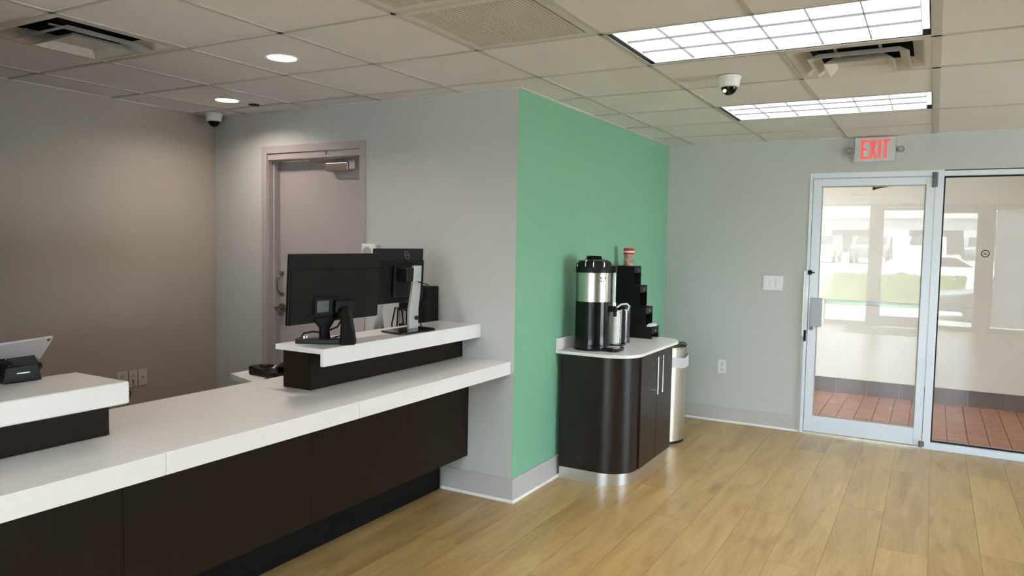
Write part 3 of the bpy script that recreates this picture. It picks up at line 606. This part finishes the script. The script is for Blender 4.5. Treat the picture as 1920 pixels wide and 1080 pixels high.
# tablet at the left
t = thing('tablet_computer', 'white backed tablet tilted in a stand on the left ledge', 'tablet', (-2.60, 1.25, 1.033))
A_ = Vector((-2.502, 1.372, 1.189)); Bv = Vector((-2.632, 1.388, 1.090)); dwn = (Bv-A_).normalized(); alg = Vector((0, -1, -0.01)).normalized()
alg = (alg - dwn*alg.dot(dwn)).normalized(); nrm = dwn.cross(alg).normalized()
Mtab = Matrix((alg, dwn, nrm)).transposed().to_4x4(); Mtab.translation = A_
MB().prism(rrect(0, 0, 0.25, 0.172, (0.010,)*4, 5), -0.0035, 0.0035, 'z', Mtab).build('shell', mat('tablet_white', (0.42, 0.40, 0.42), 0.35, 0.1), t, bevel=0.0015)
MB().cyl((0.014, 0.013, -0.0050), 0.0045, 0.010, 'z', 16, M=Mtab).build('camera_lens', BLKG, t)
t = thing('tablet_stand', 'black tablet stand base on the left ledge', 'stand', (-2.62, 1.3, 1.033))
MB().prism([(1.265, 1.033), (1.385, 1.033), (1.372, 1.095), (1.275, 1.095)], -2.652, -2.60, 'x').build('pedestal', BLK, t, bevel=0.004)
MB().prism([(0.005, 0.160), (0.245, 0.030), (0.245, 0.170), (0.02, 0.175)], -0.022, -0.009, 'z', Mtab).build('bracket', BLK, t, bevel=0.003)
MB().box(-0.006, 0.155, -0.026, 0.22, 0.180, -0.007, Mtab).build('lower_grip', BLK, t, bevel=0.003)
MB().prism([(1.27, 1.09), (1.37, 1.09), (1.35, 1.13), (1.27, 1.13)], -2.64, -2.585, 'x').cyl((-2.60, 1.265, 1.125), 0.016, -0.03, 'y', 16).build('hinge', BLKG, t, bevel=0.003)
B(-2.5995, 1.305, 1.062, -2.5985, 1.345, 1.066).build('brand_strip', SILV, t)

# ------------------------------------------------------------------ coffee cabinet
ck = thing('coffee_cabinet', 'dark brown cabinet with rounded corners and chrome plinth by the green wall', 'cabinet', (-1.85, 4.82, 0))
GXB = GX + 0.027
body = rrect(GXB, 4.30, -1.600, 5.335, (0, 0.19, 0.19, 0), 10)
MB().prism(body, 0.079, 0.817).build('cabinet_body', WENGE2, ck, smooth=True)
MB().prism(rrect(GXB, 4.308, -1.622, 5.322, (0, 0.185, 0.185, 0), 10), 0.0, 0.0785).build('plinth', mat('brushed_plinth', (0.66, 0.66, 0.66), 0.3, 0.9), ck, smooth=True)
MB().prism(rrect(GX+0.001, 4.268, -1.567, 5.372, (0, 0.20, 0.20, 0), 12), 0.8175, 0.837).build('cabinet_top', QUARTZ, ck, bevel=0.003)
B(GX+0.001, 4.27, 0.8375, GX+0.020, 5.37, 0.915).build('backsplash', QUARTZ, ck, bevel=0.002)
for y0, y1, hy in ((4.502, 4.8045, 4.735), (4.8075, 5.125, 4.835)):
    dr = B(-1.5995, y0, 0.084, -1.588, y1, 0.806).build('cabinet_door', WENGE2, ck, bevel=0.0015)
    MB().tube([(-1.557, hy, 0.535), (-1.557, hy, 0.785)], 0.0055, 12).tube([(-1.588, hy, 0.56), (-1.557, hy, 0.56)], 0.0045, 10).tube([(-1.588, hy, 0.76), (-1.557, hy, 0.76)], 0.0045, 10).build('handle', CHROME, dr, smooth=True)

# trash bin
bt = thing('trash_bin', 'tall brushed steel trash bin with white liner beyond the cabinet', 'trash bin', (-1.79, 5.70, 0))
bx, by = -1.795, 5.64
def oval(rx, ry, n=40, x=bx, y=by): return [(x+rx*math.cos(2*PI*i/n), y+ry*math.sin(2*PI*i/n)) for i in range(n)]
MB().prism(oval(0.152, 0.19), 0.0, 0.022).build('base_ring', BLK, bt, smooth=True)
MB().prism(oval(0.155, 0.193), 0.0221, 0.640).build('bin_body', STEELB, bt, smooth=True)
def tub(mb, rx, ry, z0, z1, th=0.003, n=40):
    a = [oval(rx, ry), oval(rx-th, ry-th)]; vs = [(*p, z0) for p in a[0]] + [(*p, z1) for p in a[0]] + [(*p, z0) for p in a[1]] + [(*p, z1) for p in a[1]]
    fs = []
    for i in range(n):
        j = (i+1) % n; fs += [(i, j, n+j, n+i), (2*n+j, 2*n+i, 3*n+i, 3*n+j), (n+i, n+j, 3*n+j, 3*n+i), (i, 2*n+i, 2*n+j, j)]
    mb.add(vs, fs)
m = MB(); tub(m, 0.153, 0.190, 0.6405, 0.742); m.build('bin_collar', STEELB, bt, smooth=True)
m = MB(); tub(m, 0.168, 0.206, 0.590, 0.668, 0.004); 
lv = [(x + 0.006*math.sin(17*x+40*z)*math.cos(31*y), y + 0.006*math.cos(23*y+30*z), z + (0.006*math.sin(30*x+22*y))) for x, y, z in m.v]; m.v = lv
m.build('bin_liner', LINER, bt, smooth=True)
m = MB(); hoop = [(bx+0.150*math.cos(a), by+0.186*math.sin(a), 0.742+0.012*math.sin(a*2)) for a in [-PI/2 + PI*i/16 for i in range(17)]]; m.tube(hoop, 0.004, 8); m.build('rim_hoop', BLK, bt, smooth=True)

ORD = ['first', 'second', 'third', 'fourth', 'fifth', 'sixth', 'seventh', 'eighth', 'ninth', 'tenth', 'eleventh', 'twelfth', 'thirteenth', 'fourteenth', 'fifteenth', 'sixteenth', 'seventeenth', 'eighteenth']
# ------------------------------------------------------------------ coffee urn
ZC = 0.838
ux, uy = -1.925, 4.475
t = thing('coffee_dispenser', 'tall black and steel coffee dispenser on the cabinet', 'coffee dispenser', (ux, uy, ZC))
MB().lathe((ux, uy, ZC), [(0, 0), (0.119, 0), (0.122, 0.012), (0.116, 0.03), (0.114, 0.10), (0.113, 0.3139), (0, 0.3139)], 40).build('lower_shell', BLKG, t, smooth=True)
MB().lathe((ux, uy, ZC), [(0, 0.314), (0.1145, 0.314), (0.1145, 0.4999), (0, 0.4999)], 48).build('steel_band', STEEL, t, smooth=True)
MB().lathe((ux, uy, ZC), [(0, 0.50), (0.116, 0.50), (0.116, 0.557), (0.104, 0.575), (0.06, 0.583), (0.055, 0.588), (0, 0.588)], 40).build('lid', BLK, t, smooth=True)
MB().lathe((ux, uy, ZC), [(0, 0.588), (0.050, 0.588), (0.052, 0.60), (0.044, 0.608), (0, 0.608)], 24).build('lid_knob', BLKG, t, smooth=True)
for a in (-1.9, -0.9, 1.2):
    ca, sa = math.cos(a), math.sin(a); tx, ty = -sa, ca
    P = lambda s, r, z: (ux+ca*r+tx*s, uy+sa*r+ty*s, ZC+z)
    MB().tube([P(-0.035, 0.119, 0.54), P(-0.035, 0.118, 0.566), P(-0.028, 0.10, 0.580), P(0.028, 0.10, 0.580), P(0.035, 0.118, 0.566), P(0.035, 0.119, 0.54)], 0.003, 8).build('bail_clip', CHROME, t, smooth=True)
fx, fy = ux+0.125, uy+0.05
MB().tube([(fx, fy, ZC+0.30), (fx, fy, ZC+0.515)], 0.011, 14).build('sight_gauge', mat('gauge_tube', (0.55, 0.56, 0.56), 0.1), t, smooth=True)
MB().box(fx-0.03, fy-0.016, ZC+0.50, fx+0.014, fy+0.016, ZC+0.545).build('gauge_cap', BLK, t, bevel=0.005)
MB().box(fx-0.03, fy-0.018, ZC+0.245, fx+0.022, fy+0.018, ZC+0.285).cyl((fx+0.01, fy, ZC+0.215), 0.012, 0.03, 'z', 16).build('faucet_body', BLK, t, bevel=0.006)
MB().cyl((fx, fy, ZC+0.2851), 0.016, 0.022, 'z', 16).build('faucet_collar', CHROME, t, smooth=True)
MB().tube([(fx+0.02, fy+0.004, ZC+0.275), (fx+0.05, fy+0.01, ZC+0.298), (fx+0.085, fy+0.018, ZC+0.302), (fx+0.10, fy+0.02, ZC+0.285), (fx+0.092, fy+0.02, ZC+0.262), (fx+0.07, fy+0.018, ZC+0.262)], 0.0055, 10).build('faucet_lever', WHITE, t, smooth=True)
MB().prism(rrect(ux+0.02, uy-0.075, ux+0.205, uy+0.075, (0.01, 0.03, 0.03, 0.01), 5), ZC, ZC+0.022).build('drip_tray', BLKG, t, bevel=0.003)
MB().box(ux+0.09, uy-0.028, ZC+0.0221, ux+0.165, uy+0.028, ZC+0.0245).build('drip_grid', SOCK, t)
pm = MB()                                                            # worn print on the band: too blurred to read in the photo
for zz, marks in ((0.468, ((-0.030, 0.007), (-0.017, 0.005), (-0.008, 0.009), (0.006, 0.006), (0.016, 0.012))), (0.446, ((-0.030, 0.014), (-0.010, 0.010), (0.006, 0.006)))):
    for s0, wd in marks:
        a0, a1 = -0.66 + s0/0.115, -0.66 + (s0+wd)/0.115
        pm.add([(ux+r*math.cos(a), uy+r*math.sin(a), ZC+z) for r in (0.1146, 0.1150) for a, z in ((a0, zz-0.006), (a1, zz-0.006), (a1, zz+0.006), (a0, zz+0.006))],
               [(0, 3, 2, 1), (4, 5, 6, 7), (0, 1, 5, 4), (1, 2, 6, 5), (2, 3, 7, 6), (3, 0, 4, 7)])
tag(pm.build('band_print', mat('faded_print', (0.14, 0.11, 0.07), 0.6), t), kind='stuff')

# lid / cup stack
sx_, sy_ = -1.858, 4.70
t = thing('lid_holder', 'black holder with wire guard beside the coffee dispenser', 'holder', (sx_, sy_, ZC))
MB().prism(rrect(sx_-0.055, sy_-0.05, sx_+0.055, sy_+0.09, (0.02,)*4, 4), ZC, ZC+0.014).build('base', BLKG, t, bevel=0.003)
MB().box(sx_-0.03, sy_+0.045, ZC+0.014, sx_+0.03, sy_+0.055, ZC+0.262).build('back_panel', BLKG, t)
MB().tube([(sx_-0.043, sy_, ZC+0.014), (sx_-0.043, sy_, ZC+0.25)], 0.0028, 8).tube([(sx_+0.043, sy_, ZC+0.014), (sx_+0.043, sy_, ZC+0.25)], 0.0028, 8).build('guard_wire', CHROME, t)
g = 'white lids stacked in the holder'
lidm = None
for k in range(17):
    z = ZC + 0.0145 + k*0.0132
    mbl = MB().lathe((0, 0, 0), [(0, 0.0), (0.032, 0.0), (0.033, 0.0075), (0.039, 0.0085), (0.039, 0.0122), (0.033, 0.0128), (0, 0.0128)], 20)
    if lidm is None:
        o = mbl.build('cup_lid', mat('lid_white', (0.9, 0.9, 0.86), 0.4), smooth=True); lidm = o
    else:
        o = lidm.copy(); COL.objects.link(o)
    o.location = (sx_, sy_, z)
    tag(o, ('bottom white cup lid' if k == 0 else 'top white cup lid' if k == 16 else 'white cup lid, %s from the bottom' % ORD[k]) + ' of the stack beside the coffee dispenser', 'cup lid', g)
t = thing('canister', 'dark steel canister behind the lid stack', 'canister', (-1.885, 4.90, ZC))
MB().lathe((-1.885, 4.90, ZC), [(0, 0), (0.058, 0), (0.058, 0.235), (0, 0.235)], 32).build('body', mat('dark_steel', (0.10, 0.10, 0.11), 0.18, 0.9), t, smooth=True)
MB().lathe((-1.885, 4.90, ZC), [(0, 0.2352), (0.060, 0.2352), (0.060, 0.262), (0.02, 0.27), (0, 0.27)], 32).build('lid', BLK, t, smooth=True)
# organizer
t = thing('condiment_organizer', 'black stair stepped condiment organizer on the cabinet', 'organizer', (-1.92, 5.27, ZC))
oy0, oy1 = 5.19, 5.345
steps = [(-1.913, 1.363), (-1.862, 1.222), (-1.814, 1.067), (-1.764, 0.925)]
prof = [(GX+0.022, ZC), (-1.764, ZC), (-1.764, 0.925), (-1.814, 0.925), (-1.814, 1.067), (-1.862, 1.067), (-1.862, 1.222), (-1.913, 1.222), (-1.913, 1.363), (GX+0.022, 1.363)]
for ya, yb in ((oy0, oy0+0.006), (oy1-0.006, oy1)):
    MB().prism(prof, ya, yb, 'y').build('side_panel', BLK2, t, bevel=0.001)
for i, (xr, zt) in enumerate(steps):
    nxt = steps[i+1][1] if i < 3 else ZC + 0.002
    MB().box(GX+0.024, oy0+0.0065, zt-0.006, xr, oy1-0.0065, zt).build('shelf', BLK2, t)
    B(xr-0.005, oy0+0.0065, zt-0.050, xr, oy1-0.0065, zt-0.0065).build('drawer_lip', BLK, t, bevel=0.001)
    MB().cyl((xr, (oy0+oy1)/2-0.01, zt-0.028), 0.0075, 0.006, 'x', 14).build('knob', CHROME, t, smooth=True)
B(GX+0.024, oy0+0.0065, ZC, GX+0.028, oy1-0.0065, 1.356).build('back_panel', BLK2, t)
g = 'crumpled white packets in the organizer tray'
for k, (dx, dy, r) in enumerate(((-0.003, 0.03, 0.3), (-0.005, 0.065, -0.4), (0.0, 0.10, 0.8), (-0.008, 0.125, 0.1))):
    o = MB().box(-0.020, -0.022, 0, 0.020, 0.022, 0.010).box(-0.016, -0.015, 0.0101, 0.018, 0.02, 0.018).build('packet', WHITE, None, bevel=0.003)
    o.location = (-1.788+dx, oy0+dy, 0.9255); o.rotation_euler = (0, 0, r); tag(o, 'crumpled white paper packet in the lowest organizer tray, %s from the camera' % ORD[k], 'packet', g)
t = thing('creamer_bottle', 'small tan bottle with red cap on top of the black organizer', 'bottle', (-1.985, 5.265, 1.3635))
MB().lathe((-1.985, 5.265, 1.3635), [(0, 0), (0.036, 0), (0.038, 0.01), (0.036, 0.045), (0.033, 0.075), (0.034, 0.085), (0, 0.085)], 28).build('body', noisy(mat('tan_print', (0.42, 0.27, 0.18), 0.5), (0.42, 0.27, 0.18), 0.5, 40), t, smooth=True)
MB().lathe((-1.985, 5.265, 1.3635), [(0, 0.0852), (0.040, 0.0852), (0.039, 0.098), (0.040, 0.1), (0.040, 0.125), (0.036, 0.132), (0, 0.132)], 28).build('cap', RED, t, smooth=True)
MB().lathe((-1.985, 5.265, 1.3635), [(0.0404, 0.100), (0.0412, 0.102), (0.0412, 0.110), (0.0404, 0.112)], 28).build('cap_stripe', WHITE, t, smooth=True)

# ------------------------------------------------------------------ passage beyond the exit door
og = struct('floor_outside', B(-8.5, EY+0.12, -0.12, 8.5, 8.75, -0.012), GROUT, label='terracotta tiled passage floor beyond the glass')
tw = 0.145
k = 0
for i in range(-14, 16):
    for j in range(0, 13):
        x0, y0 = 0.157 + i*tw, EY+0.122 + j*tw
        if x0 + tw < -1.85 or x0 > 2.35: continue
        y1 = min(y0+tw, 8.482)
        if y1 - y0 < 0.03: continue
        o = B(x0+0.003, y0+0.0015, -0.012, x0+tw-0.003, y1-0.0015, 0.0).build('floor_tile', TERRA, og); k += 1
B(-5.2, 8.4835, -0.012, 5.2, 8.5, 0.0).build('edge_strip', TERRA, og)
wo = struct('wall_outside', B(-8.5, 8.50, 0, 8.5, 8.62, 3.0).box(-8.5, EY, 0, LX-0.12, EY+0.12, 2.74).box(RX+0.12, EY, 0, 8.5, EY+0.12, 2.74), BEIGEW, label='beige wall beyond the glass')
for i in range(-8, 12):
    x0 = 0.05 + i*0.30; B(x0+0.001, 8.487, 0.0, x0+0.299, 8.4995, 0.155).build('base_tile', BASET, wo)
struct('ceiling_outside', B(-8.5, EY+0.12, 2.62, 8.5, 9.1, 2.74), BEIGEW)
for X, lab in ((-1.6, 'added round fill lamp over the passage beyond the exit door'), (1.8, 'added round fill lamp over the passage beyond the side window')):
    t = thing('passage_fill_lamp', lab, 'ceiling light', (X, 7.4, 2.62))  # added, unseen lamps that brighten the beige wall of the passage
    MB().cyl((X, 7.4, 2.60), 0.14, 0.019, 'z', 28).build('fill_lamp_rim', FIXW, t); 
    ld = bpy.data.lights.new('passage_fill_light', 'AREA'); ld.shape = 'DISK'; ld.size = 0.24; ld.energy = CORR if X < 0 else CORR*0.7; ld.color = (1.0, 0.88, 0.72)
    lo = bpy.data.objects.new('passage_fill_light', ld); COL.objects.link(lo); lo.location = (0, 0, -0.03); lo.parent = t

# ------------------------------------------------------------------ rear storefront (seen mirrored in the glass)
wd = struct('window_2', MB().box(WX0, RB-0.10, 0, WX0+0.06, RB-0.02, WZ).box(-1.14, RB-0.10, 0, -0.92, RB-0.02, WZ).box(WX0+0.06, RB-0.10, 0, -1.14, RB-0.02, 0.09).box(WX0+0.06, RB-0.10, 2.36, -1.14, RB-0.02, WZ)
            .box(-0.92, RB-0.10, 2.34, -0.06, RB-0.02, WZ).box(-0.06, RB-0.10, 0, 0.09, RB-0.02, WZ).box(0.09, RB-0.10, 0, 0.66, RB-0.02, 0.09).box(0.09, RB-0.10, 2.22, 0.66, RB-0.02, WZ), DKFR, bevel=0.002, label='storefront window reflected in the glass')
B(WX0+0.06, RB-0.063, 0.09, -1.14, RB-0.057, 2.36).build('glass_pane', GLASS, wd); B(0.09, RB-0.063, 0.09, 0.66, RB-0.057, 2.22).build('glass_pane', GLASS, wd)
d3 = struct('door_3', MB().box(-0.918, RB-0.08, 0.015, -0.89, RB-0.03, 2.335).box(-0.20, RB-0.08, 0.015, -0.065, RB-0.03, 2.335).box(-0.89, RB-0.08, 0.015, -0.20, RB-0.03, 0.22).box(-0.89, RB-0.08, 2.27, -0.20, RB-0.03, 2.335), DKFR)
B(-0.89, RB-0.058, 0.22, -0.20, RB-0.052, 2.27).build('glass_pane', GLASS, d3)
w4 = struct('window_3', MB().box(0.90, RB-0.10, 0, 0.95, RB-0.02, WZ).box(2.70, RB-0.10, 0, WX1, RB-0.02, WZ).box(0.95, RB-0.10, 0, 2.70, RB-0.02, 0.09).box(0.95, RB-0.10, 2.28, 2.70, RB-0.02, WZ).box(1.80, RB-0.10, 0.09, 1.85, RB-0.02, 2.28), DKFR)
t = thing('roller_shade', 'pale roller shade drawn over the storefront window, seen mirrored in the side window', 'shade', (1.82, RB+0.02, 2.3))
B(0.96, RB+0.012, 0.12, 2.69, RB+0.015, 2.26).build('shade_cloth', SHADE, t)
MB().cyl((0.93, RB+0.03, 2.285), 0.024, 1.79, 'x', 16).build('shade_roller', WHITE, t)
B(0.95, RB-0.063, 0.09, 1.80, RB-0.057, 2.28).build('glass_pane', GLASS, w4); B(1.85, RB-0.063, 0.09, 2.70, RB-0.057, 2.28).build('glass_pane', GLASS, w4)
o = B(-1.42, -2.95, 0.0, 0.1, -1.75, 0.008).build('door_mat', MATT); tag(o, 'dark mat inside the storefront door, seen mirrored in the exit glass', 'door mat')

# ------------------------------------------------------------------ outdoors behind the camera
struct('pavement', B(-40, -9.0, -0.2, 40, RB-0.14, -0.01).box(RX+0.12, RB-0.14, -0.2, 40, EY, -0.01), PAVE)
struct('road', B(-60, -26, -0.2, 60, -9.0, -0.03), ROADM)
struct('parking_ground', B(-60, -60, -0.2, 60, -26, 0.75), ROADM)
hd = MB(); random.seed(3)
hg = thing('hedge', 'clipped green hedge reflected in the exit glass', 'hedge', (-1.0, -9.9, 0))
for k in range(1500):
    px, py, pz = random.uniform(-6.5, 0.75), random.uniform(-10.8, -9.7), random.uniform(0.05, 0.80) if random.random() < 0.6 else 0.78
    s = random.uniform(0.06, 0.11); M = Matrix.Translation((px, py, pz)) @ Euler((random.uniform(0, 3), random.uniform(0, 3), random.uniform(0, 3))).to_matrix().to_4x4()
    hd.add([(-s, 0, 0), (0, -s*0.5, 0.01), (s, 0, 0), (0, s*0.5, 0.01)], [(0, 1, 2, 3)], M)
tag(hd.build('leaves', LEAF, hg), kind='stuff'); B(-6.5, -10.7, 0, 0.75, -9.85, 0.72).build('inner_mass', LEAF, hg)
struct('lawn', B(-40, -12.6, -0.05, 40, -9.3, 0.0), GRASS)

def car(x, y, z, rz, paintm, lab, sx=1.0, sz=1.0, group=None, rear=True):
    t = thing('car', lab, 'car', (x, y, z), rz, group); S = Matrix.Diagonal((sx, 1, sz, 1))
    bodyp = [(-2.25, 0.30), (2.2, 0.30), (2.28, 0.62), (2.2, 0.82), (1.15, 0.98), (0.45, 1.42), (-1.5, 1.46), (-2.1, 1.02), (-2.28, 0.9)]
    MB().prism(bodyp, -0.88, 0.88, 'y', S).build('body', paintm, t, bevel=0.08, seg=3, local=True)
    for sy in (-1, 1):
        a, b = sorted((sy*0.86, sy*0.892))
        MB().prism([(1.0, 0.98), (0.42, 1.36), (-0.35, 1.38), (-0.35, 0.98)], a, b, 'y', S).build('side_window', CARGL, t, local=True)
        if rear: MB().prism([(-0.45, 0.98), (-0.45, 1.38), (-1.42, 1.38), (-1.85, 1.02)], a, b, 'y', S).build('rear_side_window', CARGL, t, local=True)
    MB().add([(1.17, -0.72, 0.99), (1.17, 0.72, 0.99), (0.50, 0.66, 1.40), (0.50, -0.66, 1.40)], [(0, 1, 2, 3)], Matrix.Translation((0.03, 0, 0.02)) @ S).build('windscreen', CARGL, t, local=True, solid=0.01)
    for wx in (-1.4, 1.4):
        for sy in (-1, 1):
            wh = MB().cyl((wx*sx, sy*0.74, 0.33), 0.33, sy*0.17, 'y', 24).build('wheel', RUB, t, local=True)
            r = MB()
            for q in range(10):
                r.box(-0.014, -0.01, 0.03, 0.014, 0.01, 0.24, Matrix.Translation((wx*sx, sy*0.915, 0.33)) @ Matrix.Rotation(2*PI*q/10, 4, 'Y'))
            r.cyl((wx*sx, sy*0.905, 0.33), 0.06, sy*0.02, 'y', 16).build('wheel_rim', SILV, wh, local=True)
    return t
car(2.25, -6.3, -0.01, PI, CARG, 'dark grey car parked just outside the storefront', 1.0, 0.70)
car(0.30, -21.0, -0.03, 0, CARW, 'white van on the road beyond the hedge', 1.0, 0.93, None, False)
car(-4.6, -6.6, -0.01, 0.0, CARS, 'silver car parked left of the storefront', 1.05, 1.3)
g = 'cars parked in the far lot'
cols = [CARG, CARW, CARS, CARG, CARW, CARG, CARS, CARW]
for i, xx in enumerate((-10.5, -7.9, -5.4, -2.9, -0.4, 2.1, 4.6, 7.1)):
    car(xx, -30.5, 0.75, PI/2, cols[i], '%s car parked nose out in the far reflected lot, %s from the left' % ({'car_white': 'white', 'car_grey': 'dark grey', 'car_silver': 'silver'}[cols[i].name], ORD[i]), 1.0, 1.0, g)
bld = thing('far_building', 'long low grey building beyond the far parking lot', 'building', (0, -52, 0.75))
B(-40, -60, 0.75, 40, -52, 3.9).build('wall', STUCCO, bld); B(-41, -61, 3.9, 41, -51.4, 4.35).build('roof', STUCCO, bld)
for i in range(-6, 7): B(i*5.5-1.8, -52.05, 1.2, i*5.5+1.8, -51.99, 3.0).build('window', CARGL, bld)
